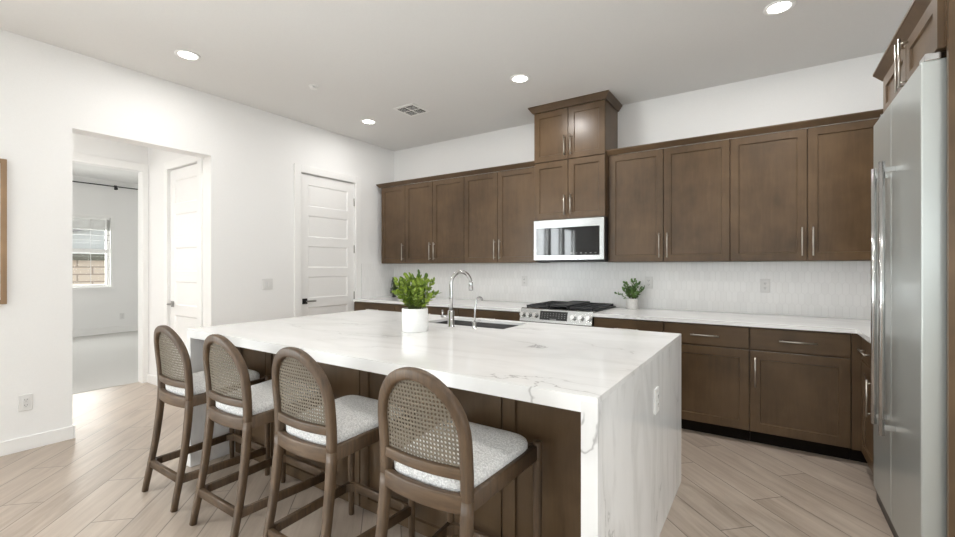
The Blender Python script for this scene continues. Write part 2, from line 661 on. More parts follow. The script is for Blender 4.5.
for (u0, u1, v0, v1) in WIN_E:
    wn += 1
    f = MB()
    for (a, c, d, e) in ((u0, u0 + .05, v0, v1), (u1 - .05, u1, v0, v1), (u0 + .05, u1 - .05, v0, v0 + .05), (u0 + .05, u1 - .05, v1 - .05, v1)):
        f.box(XR2 + 0.05, a, d, XR2 + 0.12, c, e)
    w = struct(f, 'window_%d' % wn, 'trim')
    p = MB()
    p.box(XR2 + 0.084, u0 + .05, v0 + .05, XR2 + 0.09, u1 - .05, v1 - .05)
    p.build('pane', 'pane', w)

# hall beyond the opening
HY = 2.087
XH, XH2 = -5.95, -6.07
b = MB()      # wall between hall and bedroom, with the cased opening
wall_with_holes(b, lambda u, v, w: (XH - 0.12 * w, u, v), -1.6, 4.5, 0, 3.06, [(1.08, 2.03, 0, 2.42)])
struct(b, 'wall_hall_far', 'wall')
b = MB()      # right wall of the hall with a closed door
wall_with_holes(b, lambda u, v, w: (u, HY + 0.12 * w, v), XH, XL - TW, 0, 2.75, [(-5.410, -4.700, 0, 2.380)])
struct(b, 'wall_hall_right', 'wall')
b = MB()
b.box(XH, -1.6, 0, XL - TW, -1.48, 2.75)
struct(b, 'wall_hall_left', 'wall')
b = MB()
b.box(XH, -1.6, 2.75, XL - TW, HY + 0.12, 2.87)
struct(b, 'ceiling_hall', 'ceiling')
# bedroom
XB = -10.94
b = MB()
b.box(XB - 0.14, -0.46, -0.1, -6.04, 4.5, 0.004)
struct(b, 'floor_bedroom', 'carpet')
b = MB()
wall_with_holes(b, lambda u, v, w: (XB - 0.14 * w, u, v), -0.46, 4.5, 0, 3.06, [(1.75, 3.2, 0.94, 2.31)])
struct(b, 'wall_bedroom_far', 'wall')
b = MB()
wall_with_holes(b, lambda u, v, w: (u, -0.3 - 0.14 * w, v), XB, XH2, 0, 3.06, [(-9.1, -7.5, 0.9, 2.3)])
struct(b, 'wall_bedroom_left', 'wall')
b = MB()
b.box(XB, 4.36, 0, XH2, 4.5, 3.06)
struct(b, 'wall_bedroom_right', 'wall')
b = MB()
b.box(XB - 0.14, -0.46, 3.06, XH2 + 0.12, 4.5, 3.18)
struct(b, 'ceiling_bedroom', 'ceiling')

# bedroom window: frame, sashes, panes, blind
wn += 1
y0, y1, z0, z1 = 1.75, 3.2, 0.94, 2.31
f = MB()
for (a, c, d, e) in ((y0, y0 + .05, z0, z1), (y1 - .05, y1, z0, z1), (y0 + .05, y1 - .05, z0, z0 + .05), (y0 + .05, y1 - .05, z1 - .05, z1), (y0 + .05, y1 - .05, 1.60, 1.68)):
    f.box(XB - 0.12, a, d, XB - 0.05, c, e)
w = struct(f, 'window_%d' % wn, 'trim')
p = MB()
p.box(XB - 0.09, y0 + .05, z0 + .05, XB - 0.084, y1 - .05, z1 - .05)
p.build('pane', 'pane', w)
cs = MB()
for (a, c, d, e) in ((y1, y1 + .045, z0 - .05, z1 + .045), (y0 - .045, y0, z0 - .05, z1 + .045), (y0, y1, z1, z1 + .045)):
    cs.box(XB, a, d, XB + 0.012, c, e)
cs.box(XB, y0 - .06, z0 - 0.045, XB + 0.04, y1 + .06, z0)
cs.build('window_casing', 'trim', w)
t = thing('window_blind', 'white slatted blind half raised in the bedroom window', 'blind', (XB - 0.025, 2.475, 2.31))
hb = MB()
hb.box(XB - 0.045, y0 + .01, 2.27, XB - 0.005, y1 - .01, 2.308)
hb.build('headrail', 'trim', t)
sl = MB()
for k in range(15):
    zz = 2.255 - 0.016 * k if k < 13 else 2.06 - 0.10 * (k - 12)
    sl.box(XB - 0.045, y0 + .012, zz - 0.006, XB - 0.008, y1 - .012, zz + 0.006)
for k in range(3):
    zz = 1.80 - 0.26 * k
    sl.box(XB - 0.04, y0 + .012, zz - 0.0015, XB - 0.012, y1 - .012, zz + 0.0015)
sl.build('slats', 'slat', t)
for yy in (2.05, 2.9):
    MB().cyl((XB - 0.02, yy, 0.99), (XB - 0.02, yy, 2.28), 0.004, n=6).build('cord', 'plate', t)

# neighbouring house outside the bedroom window
nh = thing('neighbour_house', 'tan block neighbour house with white gable outside the bedroom window', 'house', (-14.6, 3.2, 0))
MB().box(-15.2, -1.0, -0.3, -14.6, 9.0, 1.50).build('block_wall', 'brick', nh)
MB().box(-15.2, -1.0, 1.50, -14.45, 9.0, 1.66).build('eave', 'fascia', nh)
MB().box(-15.3, -1.0, 1.66, -14.9, 9.0, 2.9).build('gable_wall', 'siding', nh)
rk = MB()
rk.extrude([(0, 0), (0, .07), (.12, .07), (.12, 0)], lambda t_, p_, q_: (-14.9 + p_, 1.0 + t_, 1.55 + 0.265 * t_ + q_), 0, 6)
rk.build('rake_board', 'roofm', nh)
b = MB()
b.box(-18, -4, -0.35, -11.1, 10, -0.3)
struct(b, 'ground', 'ground')

# ------------------------------------------------------------------ interior doors
def interior_door(n, mp, u0, u1, ztop, hand, casing_mp, cu0, cu1, ctop, cw=0.085, knob_side=0, draw_left=True):
    """raised leaf with six recessed panels; mp front plane, w towards the viewer"""
    wd = u1 - u0
    b = MB()
    st = 0.105
    zb = 0.008
    pan = [(ztop - 0.117 - 0.3605 * k - 0.253, ztop - 0.117 - 0.3605 * k) for k in range(6)]
    T = 0.035
    # back slab
    b.slab(mp, u0, zb, u1, ztop, T - 0.01, 0.001)
    # stiles and rails
    def bar(a, lo, c, hi):
        p, q = mp(a, lo, T - 0.01), mp(c, hi, T)
        b.box(*p, *q)
    bar(u0, zb, u0 + st, ztop)
    bar(u1 - st, zb, u1, ztop)
    edges = [ztop] + [e for lo, hi in pan for e in (hi, lo)] + [zb]
    for hi, lo in zip(edges[0::2], edges[1::2]):
        bar(u0 + st, lo, u1 - st, hi)
    for lo, hi in pan:      # bevelled field
        i0, i1 = 0.0, 0.012
        def ring(i, w):
            return [mp(u0 + st + i, lo + i, w), mp(u1 - st - i, lo + i, w), mp(u1 - st - i, hi - i, w), mp(u0 + st + i, hi - i, w)]
        b.rings([ring(0.0, T - 0.0005), ring(0.012, T - 0.009)], False, True)
    d = struct(b, 'door_%d' % n, 'trim')
    # hardware
    hu = u0 + 0.06 if knob_side == 0 else u1 - 0.06
    sg = 1 if knob_side == 0 else -1
    h = MB()
    h.box(*mp(hu - 0.032, 0.895, T), *mp(hu + 0.032, 0.96, T + 0.008), bev=0.002)
    h.cyl(mp(hu, 0.928, T + 0.006), mp(hu, 0.928, T + 0.05), 0.011)
    h.build('handle_rose', 'black' if n == 1 else 'dnickel', d)
    h = MB()
    h.box(*mp(hu - 0.012 * sg, 0.919, T + 0.042), *mp(hu + 0.12 * sg, 0.937, T + 0.056), bev=0.004)
    h.build('door_handle', 'dnickel', d)
    for hz in (2.17, 1.56, 0.96, 0.3):
        k = MB()
        e = u1 if knob_side == 0 else u0
        k.cyl(mp(e - 0.002 * sg, hz - 0.05, T + 0.004), mp(e - 0.002 * sg, hz + 0.05, T + 0.004), 0.008, n=10)
        k.build('hinge', 'dnickel', d)
    # jamb + casing
    c = MB()
    for (a, lo, cc, hi, w0, w1) in ((cu0, 0, cu0 + cw, ctop, 0, 0.016), (cu1 - cw, 0, cu1, ctop, 0, 0.016),
                                   (cu0 + cw, ctop - cw, cu1 - cw, ctop, 0, 0.016)):
        c.box(*casing_mp(a, lo, w0), *casing_mp(cc, hi, w1), bev=0.003)
    c.build('door_casing', 'trim', d)
    return d


# pantry door sits a little back from the kitchen face of the left wall
interior_door(1, face_px(XL - 0.05), 3.06, 3.85, 2.412, 1, face_px(XL), 2.970, 3.940, 2.507)
# hall door
interior_door(2, face_y(HY + 0.05), -5.407, -4.703, 2.372, 1, face_y(HY), -5.50, -4.645, 2.466, cw=0.085)

b = MB()
b.box(XL - TW - 0.03, 3.0, 0, XL - TW - 0.001, 3.92, 2.5)  # unseen panel added behind the pantry door to stop sky light leaking in
struct(b, 'pantry_light_block', 'wall')
b = MB()
b.box(-5.5, HY + 0.121, 0, XL - TW - 0.001, HY + 0.15, 2.5)  # unseen backing added behind the hall door so its gaps stay dark
struct(b, 'hall_light_block', 'wall')

# baseboards and casing of the bedroom opening
BB = 0.1
b = MB()
b.box(XL, YR, 0, XL + 0.014, 1.076, BB, bev=0.003)
b.box(XL - TW, 1.076, 0, XL + 0.014, 1.09, BB, bev=0.003)
struct(b, 'baseboard_left', 'trim')
b = MB()
b.box(XL, 2.087, 0, XL + 0.014, 2.972, BB, bev=0.003)
struct(b, 'baseboard_left_middle', 'trim')
b = MB()
b.box(XH, HY - 0.014, 0, -5.49, HY, BB, bev=0.003)
struct(b, 'baseboard_hall', 'trim')
b = MB()
b.box(XB, -0.3, 0, XB + 0.014, 4.36, 0.13, bev=0.003)
struct(b, 'baseboard_bedroom', 'trim')
b = MB()
b.box(XH, 2.03, 0, XH + 0.016, 2.085, 2.505, bev=0.003)
b.box(XH, 1.0, 0, XH + 0.016, 1.08, 2.505, bev=0.003)
b.box(XH, 1.08, 2.42, XH + 0.016, 2.03, 2.505, bev=0.003)
struct(b, 'trim_1', 'trim')

# tile backsplash
b = MB()
b.box(XL, YB - 0.01, 0.914, XR, YB, 1.372)
b.box(-2.06, YB - 0.01, 1.372, -1.30, YB, 1.389)
b.box(XL, 3.953, 0.914, XL + 0.01, YB - 0.01, 1.372)
struct(b, 'wall_backsplash', 'tile')

# ================================================================== CEILING FIXTURES
LIGHTS = [(-3.80, 1.596, 'near the top of the left wall above the hall opening'), (-3.81, 3.473, 'nearest the pantry door corner'),
          (-1.826, 3.424, 'just left of the tall range cabinet'), (0.06, 3.404, 'nearest the refrigerator')]
def downlight(x, y, label, z=ZC, seen=True, power=LAMP_POWER):
    if seen:
        t = thing('recessed_downlight', label, 'ceiling light', (x, y, z), 'recessed ceiling downlights')
        b = MB()
        b.lathe((x, y, z), [(0.088, 0.0), (0.088, -0.004), (0.082, -0.007), (0.064, -0.006), (0.062, -0.0005)], 32, True, False)
        b.build('trim_ring', 'trim', t)
        b = MB()
        b.lathe((x, y, z), [(0.063, -0.0012), (0.06, -0.004)], 32, True, True)
        b.build('lens', 'glow', t)
    l = bpy.data.lights.new('downlight_lamp', 'AREA')
    l.shape = 'DISK'
    l.size = 0.12
    l.energy = power
    l.color = (1.0, 0.975, 0.95)
    o = bpy.data.objects.new('downlight_lamp', l)
    o.location = (x, y, z - 0.012)
    COL.objects.link(o)


for x, y, s in LIGHTS:
    downlight(x, y, 'round white recessed ceiling downlight ' + s, power=LAMP_POWER * (0.55 if x < -3 else 1.15))
for x, y in ((-1.83, 1.2), (0.06, 1.2), (-3.0, -1.2), (-1.0, -1.2), (1.0, -1.2)):  # unseen ceiling lamps added for room light; no fixtures built
    downlight(x, y, 'unseen ceiling lamp added to light the room', seen=False, power=LAMP_POWER * (0.7 if y > 0 else 0.45))
downlight(-4.95, 0.35, '', 2.75, False, HALL_POWER)  # this and the next: unseen lamps added to brighten the hall
downlight(-4.95, -0.7, '', 2.75, False, HALL_POWER)

t = thing('ceiling_vent', 'square white ceiling air vent with dark louvers near the range cabinet', 'vent', (-3.145, 3.47, ZC))
MB().box(-3.285, 3.33, ZC - 0.006, -3.005, 3.61, ZC).build('vent_frame', 'trim', t)
lv = MB()
for qx in (0, 1):
    for qy in (0, 1):
        cx, cy = -3.145 + (qx - .5) * 0.118, 3.47 + (qy - .5) * 0.118
        for k in range(3):
            o = -0.025 + k * 0.025
            if (qx + qy) % 2:
                lv.box(cx - 0.05, cy + o - 0.0015, ZC - 0.0115, cx + 0.05, cy + o + 0.0015, ZC - 0.006)
            else:
                lv.box(cx + o - 0.0015, cy - 0.05, ZC - 0.0115, cx + o + 0.0015, cy + 0.05, ZC - 0.006)
lv.build('louvers', 'trim', t)
op = MB()
for qx in (0, 1):
    for qy in (0, 1):
        cx, cy = -3.145 + (qx - .5) * 0.118, 3.47 + (qy - .5) * 0.118
        op.box(cx - 0.046, cy - 0.046, ZC - 0.0085, cx + 0.046, cy + 0.046, ZC - 0.0062)
op.build('vent_opening', 'slot', t)

t = thing('fire_sprinkler', 'small round fire sprinkler cover on the ceiling between two downlights', 'sprinkler', (-3.486, 2.512, ZC))
b = MB()
b.lathe((-3.486, 2.512, ZC), [(0.042, 0), (0.042, -0.003), (0.034, -0.006), (0.02, -0.006)], 24)
b.build('escutcheon', 'trim', t)
b = MB()
b.lathe((-3.486, 2.512, ZC), [(0.012, -0.0055), (0.012, -0.020), (0.034, -0.022), (0.034, -0.025)], 20)
b.build('cover_plate', 'trim', t)

t = thing('ceiling_vent', 'small grey vent on the bedroom ceiling seen through the hall opening', 'vent', (-9.4, 2.45, 3.06))
MB().box(-9.55, 2.3, 3.052, -9.25, 2.6, 3.06).build('vent_frame', 'trim', t)
lv = MB()
for k in range(7):
    lv.box(-9.53, 2.325 + k * 0.04, 3.046, -9.27, 2.335 + k * 0.04, 3.052)
lv.build('louvers', 'slot', t)

t = thing('curtain_rod', 'thin black curtain rod high on the bedroom wall above the window', 'curtain rod', (XB + 0.08, 2.6, 2.93))
b = MB()
b.cyl((XB + 0.09, 1.2, 2.935), (XB + 0.09, 3.95, 2.935), 0.011, n=10)
b.build('rod', 'black', t)
b = MB()
b.box(XB, 3.26, 2.88, XB + 0.01, 3.30, 2.97)
b.cyl((XB + 0.005, 3.28, 2.915), (XB + 0.09, 3.28, 2.915), 0.008, n=8)
b.cyl((XB + 0.09, 3.28, 2.91), (XB + 0.09, 3.28, 2.875), 0.014, n=8)
b.build('bracket', 'black', t)


# ================================================================== WALL PLATES
def outlet(mp, u, v, label, w=0.074, h=0.118, group='white wall outlets', name='wall_outlet'):
    t = thing(name, label, 'outlet', mp(u, v, 0), group)
    b = MB()
    b.slab(mp, u - w / 2, v - h / 2, u + w / 2, v + h / 2, 0.008, 0.003)
    b.build('cover_plate', 'plate', t)
    for dv in (-0.02, 0.02):
        b = MB()
        b.slab(mp, u - 0.016, v + dv - 0.014, u + 0.016, v + dv + 0.014, 0.0105, 0.001)
        s = b.build('socket', 'plate', t)
        b = MB()
        for du in (-0.006, 0.006):
            b.box(*mp(u + du - 0.0014, v + dv - 0.002, 0.0095), *mp(u + du + 0.0014, v + dv + 0.007, 0.0112))
        b.box(*mp(u - 0.002, v + dv - 0.010, 0.0095), *mp(u + 0.002, v + dv - 0.006, 0.0112))
        b.build('slots', 'slot', s)
    return t


outlet(face_px(XL), 0.82, 0.345, 'white wall outlet low on the left wall beside the hall opening')
outlet(face_y(YB - 0.01), -0.02, 1.163, 'white outlet on the tile backsplash right of the small plant')
outlet(face_y(YB - 0.01), -2.371, 1.163, 'white outlet on the tile backsplash left of the range')
outlet(face_y(YB - 0.01), -0.985, 1.172, 'white outlet on the tile backsplash right behind the small plant')
outlet(face_px(XB), 3.388, 0.332, 'white outlet low on the bedroom wall under the window')
outlet(face_px(-0.445), 2.21, 0.69, 'white outlet on the marbled waterfall end of the island')
t = thing('light_switch', 'white double rocker light switch on the wall left of the pantry door', 'light switch', (XL, 2.655, 1.143))
MB().slab(face_px(XL), 2.597, 1.085, 2.713, 1.201, 0.008, 0.003).build('cover_plate', 'plate', t)
for dy in (-0.024, 0.024):
    MB().slab(face_px(XL), 2.655 + dy - 0.017, 1.11, 2.655 + dy + 0.017, 1.176, 0.012).build('rocker', 'plate', t)

t = thing('picture_frame', 'thin oak picture frame hanging on the left wall at the edge', 'picture', (XL, 0.2, 1.066))
fy0, fy1, fz0, fz1 = -0.3, 0.722, 1.066, 2.082
b = MB()
for (a, c, d, e) in ((fy0, fy0 + .03, fz0, fz1), (fy1 - .03, fy1, fz0, fz1), (fy0 + .03, fy1 - .03, fz0, fz0 + .03), (fy0 + .03, fy1 - .03, fz1 - .03, fz1)):
    b.box(XL + 0.001, a, d, XL + 0.033, c, e, bev=0.002)
b.build('frame', 'frame', t)
MB().box(XL + 0.002, fy0 + .03, fz0 + .03, XL + 0.015, fy1 - .03, fz1 - .03).build('artwork', 'paper', t)


# ================================================================== UPPER CABINETS
ZU0, ZU1 = 1.374, 2.402
YU = 4.24      # carcass face; doors stand 20 mm in front
DT = 0.02


def upper(label, x0, x1, doors, z0=ZU0, z1=ZU1, yf=YU, group='brown upper cabinets', hl=0.22):
    """doors: list of (x0, x1, handle side)"""
    t = thing('upper_cabinet', label, 'cabinet', ((x0 + x1) / 2, yf, z0), group)
    MB().box(x0 + .0005, yf, z0, x1 - .0005, YB - 0.002, z1).build('cabinet_body', 'cab', t)
    for (a, c, side) in doors:
        g = 0.0025
        b = MB()
        b.panel(face_y(yf), a + g, z0 + 0.004, c - g, z1 - 0.0015, DT, frame=0.06)
        d = b.build('door', 'cab', t)
        if side:
            hx = a + 0.034 if side == 'L' else c - 0.034
            pull(face_y(yf), hx, z0 + 0.04, hx, z0 + 0.04 + hl, DT, d)
    return t


UXL = [-4.395, -3.944, -3.481, -2.999, -2.536, -2.048]
upper('single-door brown upper cabinet in the left corner by the pantry door', UXL[0], UXL[1], [(UXL[0] + .015, UXL[1], 'R')])
upper('two-door brown upper cabinet above the leafy island plant', UXL[1], UXL[3], [(UXL[1], UXL[2], 'R'), (UXL[2], UXL[3], 'L')])
upper('two-door brown upper cabinet immediately left of the microwave', UXL[3], UXL[5], [(UXL[3], UXL[4], 'R'), (UXL[4], UXL[5], 'L')])
UXR = [-1.295, -0.786, -0.264, 0.255, 0.80]
upper('two-door brown upper cabinet immediately right of the microwave', UXR[0], UXR[2], [(UXR[0] + .016, UXR[1], 'R'), (UXR[1], UXR[2], 'L')])
upper('two-door brown upper cabinet at the right end beside the refrigerator', UXR[2], XR - 0.003, [(UXR[2], UXR[3], 'R'), (UXR[3], UXR[4], 'L')])
YS = 4.17
SX0, SX1 = -2.046, -1.294
SM = (SX0 + SX1) / 2
upper('short two-door brown cabinet directly above the microwave', SX0, SX1, [(SX0, SM, 'R'), (SM, SX1, 'L')], 1.812, 2.408, YS, hl=0.2)
upper('short two-door brown cabinet reaching the ceiling above the range', SX0, SX1, [(SX0, SM, 'R'), (SM, SX1, 'L')], 2.41, 2.931, YS, hl=0.2)


# crown mouldings
CR = [(0, 0), (0.012, 0), (0.02, 0.012), (0.040, 0.036), (0.043, 0.039), (0.043, 0.048), (0, 0.048)]
CRT = [(0, 0), (0.012, 0), (0.02, 0.012), (0.044, 0.046), (0.048, 0.05), (0.048, 0.062), (0, 0.062)]


def crown(label, x0, x1, yf, z, left=False, right=False, prof=CR):
    """mitred crown run on the back wall: profile swept round the cabinet top"""
    path = []
    if left:
        path.append(((x0, YB - 0.004), (-1, 0)))
        path.append(((x0, yf), (-1, -1)))
    else:
        path.append(((x0, yf), (0, -1)))
    if right:
        path.append(((x1, yf), (1, -1)))
        path.append(((x1, YB - 0.004), (1, 0)))
    else:
        path.append(((x1, yf), (0, -1)))
    b = MB()
    b.rings([[(p[0] + n[0] * a, p[1] + n[1] * a, z + q) for a, q in prof] for p, n in path])
    o = b.build('crown_molding', 'cabh', None, ((x0 + x1) / 2, yf, z))
    tag(o, label, 'crown molding', 'brown crown moldings')


crown('brown crown molding along the five doors left of the microwave', UXL[0], UXL[5], YU - DT, ZU1, left=True)
crown('brown crown molding along the four doors right of the microwave', UXR[0], XR - 0.004, YU - DT, ZU1)
crown('brown crown molding touching the ceiling on the tall range cabinet', SX0, SX1, YS - DT, 2.932, left=True, right=True, prof=CRT)

# microwave
mx0, mx1, mz0, mz1, my = SX0 + 0.004, SX1 - 0.003, 1.392, 1.808, 4.17
t = thing('microwave', 'stainless over-the-range microwave with black glass door under the cabinet', 'microwave', ((mx0 + mx1) / 2, my, mz0))
MB().box(mx0, my, mz0, mx1, YB - 0.012, mz1).build('body', 'black', t)
fm = face_y(my)
b = MB()
gx0, gx1, gz0, gz1 = mx0 + 0.03, mx1 - 0.045, mz0 + 0.052, mz1 - 0.082
def rr(a, bb, c, d, w):
    return [fm(a, bb, w), fm(c, bb, w), fm(c, d, w), fm(a, d, w)]
b.rings([rr(mx0, mz0 + .004, mx1, mz1, 0.0), rr(mx0, mz0 + .004, mx1, mz1, 0.036), rr(mx0 + .004, mz0 + .008, mx1 - .004, mz1 - .004, 0.04),
         rr(gx0, gz0, gx1, gz1, 0.04), rr(gx0 + .001, gz0 + .001, gx1 - .001, gz1 - .001, 0.03)])
d = b.build('door', 'steel', t)
MB().box(gx0 + .001, my - 0.038, gz0 + .001, gx1 - .001, my - 0.03, gz1 - .001, bev=0.001).build('window', 'bglass', d)
for k in range(6):
    MB().box(gx1 - 0.29 + k * 0.048, my - 0.0388, gz0 + 0.018, gx1 - 0.272 + k * 0.048, my - 0.0378, gz0 + 0.025).build('keypad_mark', 'mark', d)
b = MB()
b.cyl((SM, my - 0.0395, mz1 - 0.043), (SM, my - 0.0412, mz1 - 0.043), 0.012, n=20)
b.build('badge', 'nickel', d)
MB().box(mx0 + 0.02, my + 0.02, mz0 - 0.012, mx1 - 0.02, YB - 0.03, mz0).build('underside_grille', 'rubber', t)

# ================================================================== BASE CABINETS + COUNTERS
YF = 3.85      # carcass face
ZT = 0.884
DZ = 0.712


def base(label, x0, x1, handle, door_doors=1, hw=0.2):
    t = thing('base_cabinet', label, 'cabinet', ((x0 + x1) / 2, YF, 0), 'brown lower cabinets')
    MB().box(x0 + .0005, YF, 0.1, x1 - .0005, YB - 0.015, ZT).build('cabinet_body', 'cab', t)
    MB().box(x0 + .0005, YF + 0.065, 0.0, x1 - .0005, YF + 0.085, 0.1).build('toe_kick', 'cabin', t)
    g = 0.004
    b = MB()
    b.slab(face_y(YF), x0 + g, DZ + 0.006, x1 - g, ZT - 0.012, DT)
    d = b.build('drawer', 'cabh', t)
    c = (x0 + x1) / 2
    pull(face_y(YF), c - hw / 2, (DZ + ZT) / 2 - 0.004, c + hw / 2, (DZ + ZT) / 2 - 0.004, DT, d)
    n = door_doors
    for k in range(n):
        a, e = x0 + (x1 - x0) * k / n, x0 + (x1 - x0) * (k + 1) / n
        b = MB()
        b.panel(face_y(YF), a + g, 0.108, e - g, DZ - 0.006, DT, frame=0.062)
        d = b.build('door', 'cab', t)
        side = handle if n == 1 else ('R' if k == 0 else 'L')
        hx = a + 0.036 if side == 'L' else e - 0.036
        pull(face_y(YF), hx, DZ - 0.05 - 0.22, hx, DZ - 0.05, DT, d)
    return t


RX0, RX1 = -2.027, -1.303      # range bay
base('brown lower cabinet in the left corner under the counter by the pantry door', XL + 0.004, -3.75, 'R')
base('wide brown lower cabinet behind the island plant left of the faucet', -3.75, -2.80, 'L', 2)
base('brown lower cabinet just left of the range', -2.80, RX0 - 0.003, 'L')
base('brown lower cabinet just right of the range mostly hidden by the island', RX1 + 0.003, -0.71, 'L')
base('brown lower cabinet with one drawer right behind the island corner', -0.71, -0.113, 'L')
base('brown lower cabinet at the right end whose door handle is on its left', -0.113, 0.468, 'L', hw=0.22)

# corner return on the right wall
t = thing('base_cabinet', 'brown corner lower cabinet facing left beside the refrigerator', 'cabinet', (0.535, 3.6, 0), 'brown lower cabinets')
XF = 0.535
b = MB()
b.box(XF, 3.37, 0.1, XR - 0.002, YB - 0.015, ZT)
b.box(0.469, YF - 0.012, 0.1, XF, YB - 0.015, ZT)
b.build('cabinet_body', 'cab', t)
b = MB()
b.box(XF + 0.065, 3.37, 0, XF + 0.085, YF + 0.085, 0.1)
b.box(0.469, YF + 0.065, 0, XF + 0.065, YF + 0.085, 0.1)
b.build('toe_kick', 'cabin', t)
d = MB().slab(face_x(XF), 3.376, DZ + 0.006, 3.80, ZT - 0.012, DT).build('drawer', 'cabh', t)
pull(face_x(XF), 3.48, 0.793, 3.70, 0.793, DT, d)
d = MB().panel(face_x(XF), 3.376, 0.108, 3.80, DZ - 0.006, DT, frame=0.062).build('door', 'cab', t)
pull(face_x(XF), 3.41, DZ - 0.27, 3.41, DZ - 0.05, DT, d)

b = MB()
b.box(XL + 0.012, 3.81, ZT, RX0 - 0.002, YB - 0.011, 0.914, bev=0.002)
tag(b.build('countertop', 'quartz', None, (-3.26, 4.1, ZT)), 'white quartz countertop running from the corner to the range', 'countertop', 'white quartz counters')
b = MB()
b.prism([(RX1 + .002, 3.81), (0.494, 3.81), (0.494, 3.372), (XR - 0.002, 3.372), (XR - 0.002, YB - 0.011), (RX1 + .002, YB - 0.011)], ZT, 0.914)
tag(b.build('countertop', 'quartz', None, (0, 4.1, ZT)), 'L-shaped white quartz countertop right of the range', 'countertop', 'white quartz counters')

# ------------------------------------------------------------------ range
rx0, rx1 = RX0 + 0.001, RX1 - 0.001
rc = (rx0 + rx1) / 2
t = thing('gas_range', 'stainless slide-in gas range with six knobs and black grates', 'stove', (rc, 3.84, 0))
MB().box(rx0 + .003, 3.86, 0.02, rx1 - .003, YB - 0.02, 0.905).build('body', 'black', t)
MB().box(rx0 + .003, 3.84, 0.905, rx1 - .003, YB - 0.02, 0.925, bev=0.003).build('cooktop', 'black', t)
b = MB()
PR = [(3.80, 0.795), (3.79, 0.803), (3.825, 0.922), (3.84, 0.928), (3.87, 0.928), (3.87, 0.795)]
b.extrude(PR, lambda x, p, q: (x, p, q), rx0, rx1)
cp = b.build('control_panel', 'steel', t)
def slope(u, v, w):      # point on the sloped control face: v 0..1 up the slope
    y = 3.79 + 0.035 * v
    z = 0.803 + 0.119 * v
    L = math.hypot(0.035, 0.119)
    return (u, y - w * 0.119 / L, z + w * 0.035 / L)
for k, dx in enumerate((-0.333, -0.268, -0.198, 0.185, 0.258, 0.33)):
    b = MB()
    b.cyl(slope(rc + dx, 0.5, 0.0), slope(rc + dx, 0.5, 0.012), 0.027, 0.026, 20)
    b.cyl(slope(rc + dx, 0.5, 0.012), slope(rc + dx, 0.5, 0.036), 0.021, 0.019, 20)
    kb = b.build('knob', 'chrome', t)
b = MB()
def sr(i, w):
    return [slope(rc - 0.15 + i, 0.2 + i, w), slope(rc + 0.125 - i, 0.2 + i, w), slope(rc + 0.125 - i, 0.88 - i * 3, w), slope(rc - 0.15 + i, 0.88 - i * 3, w)]
b.rings([sr(0, 0.0005), sr(0, 0.003), sr(0.001, 0.004)])
dp = b.build('display', 'bglass', cp)
b = MB()
for r_ in range(3):
    for c_ in range(9):
        if 3 <= c_ <= 5 and r_ < 1:
            continue
        ux = rc - 0.13 + c_ * 0.0285
        vv = 0.38 + r_ * 0.15
        q = [slope(ux, vv, 0.0042), slope(ux + 0.008, vv, 0.0042), slope(ux + 0.008, vv + 0.03, 0.0042), slope(ux, vv + 0.03, 0.0042)]
        q2 = [slope(ux, vv, 0.0046), slope(ux + 0.008, vv, 0.0046), slope(ux + 0.008, vv + 0.03, 0.0046), slope(ux, vv + 0.03, 0.0046)]
        b.rings([q, q2])
q = [[slope(rc + a, vv, w) for a, vv in ((-0.045, 0.24), (0.02, 0.24), (0.02, 0.30), (-0.045, 0.30))] for w in (0.0042, 0.0046)]
b.rings(q)
b.build('display_marks', 'mark', dp)
for x0, x1, z in ((rx0 + 0.02, rx0 + 0.26, 0.0), (rx0 + 0.265, rx1 - 0.265, 0.012), (rx1 - 0.26, rx1 - 0.02, 0.0)):
    b = MB()
    zz = 0.945 + z
    for (a, c, e, f_) in ((x0, 3.90, x1, 3.918), (x0, YB - 0.07, x1, YB - 0.052), (x0, 3.90, x0 + 0.016, YB - 0.052), (x1 - 0.016, 3.90, x1, YB - 0.052)):
        b.box(a, c, zz - 0.012, e, f_, zz + 0.006, bev=0.003)
    if z:      # centre griddle plate
        b.box(x0 + 0.012, 3.912, zz - 0.006, x1 - 0.012, YB - 0.06, zz + 0.002)
    else:
        for k in range(1, 6):
            yy = 3.90 + k * 0.102
            b.box(x0 + 0.012, yy - 0.006, zz - 0.008, x1 - 0.012, yy + 0.006, zz + 0.006)
        xm = (x0 + x1) / 2
        b.box(xm - 0.006, 3.912, zz - 0.008, xm + 0.006, YB - 0.06, zz + 0.006)
    for a in (x0 + 0.004, x1 - 0.016):
        for c in (3.902, YB - 0.066):
            b.box(a, c, 0.924, a + 0.012, c + 0.012, zz)
    b.build('griddle' if z else 'grate', 'iron', t)
for bx in (rx0 + 0.14, rx1 - 0.14):
    for by in (4.05, 4.37):
        b = MB()
        b.lathe((bx, by, 0.925), [(0.05, 0), (0.05, 0.006), (0.035, 0.008), (0.035, 0.014), (0.02, 0.016)], 20)
        b.build('burner', 'iron', t)
MB().box(rx0 + .004, 3.822, 0.19, rx1 - .004, 3.86, 0.785, bev=0.004).build('oven_door', 'steel', t)
MB().box(rx0 + .004, 3.826, 0.03, rx1 - .004, 3.86, 0.18, bev=0.004).build('drawer', 'steel', t)
b = MB()
b.cyl((rx0 + 0.05, 3.775, 0.745), (rx1 - 0.05, 3.775, 0.745), 0.011)
for a in (rx0 + 0.08, rx1 - 0.08):
    b.cyl((a, 3.775, 0.745), (a, 3.823, 0.745), 0.008)
b.build('oven_handle', 'chrome', t)

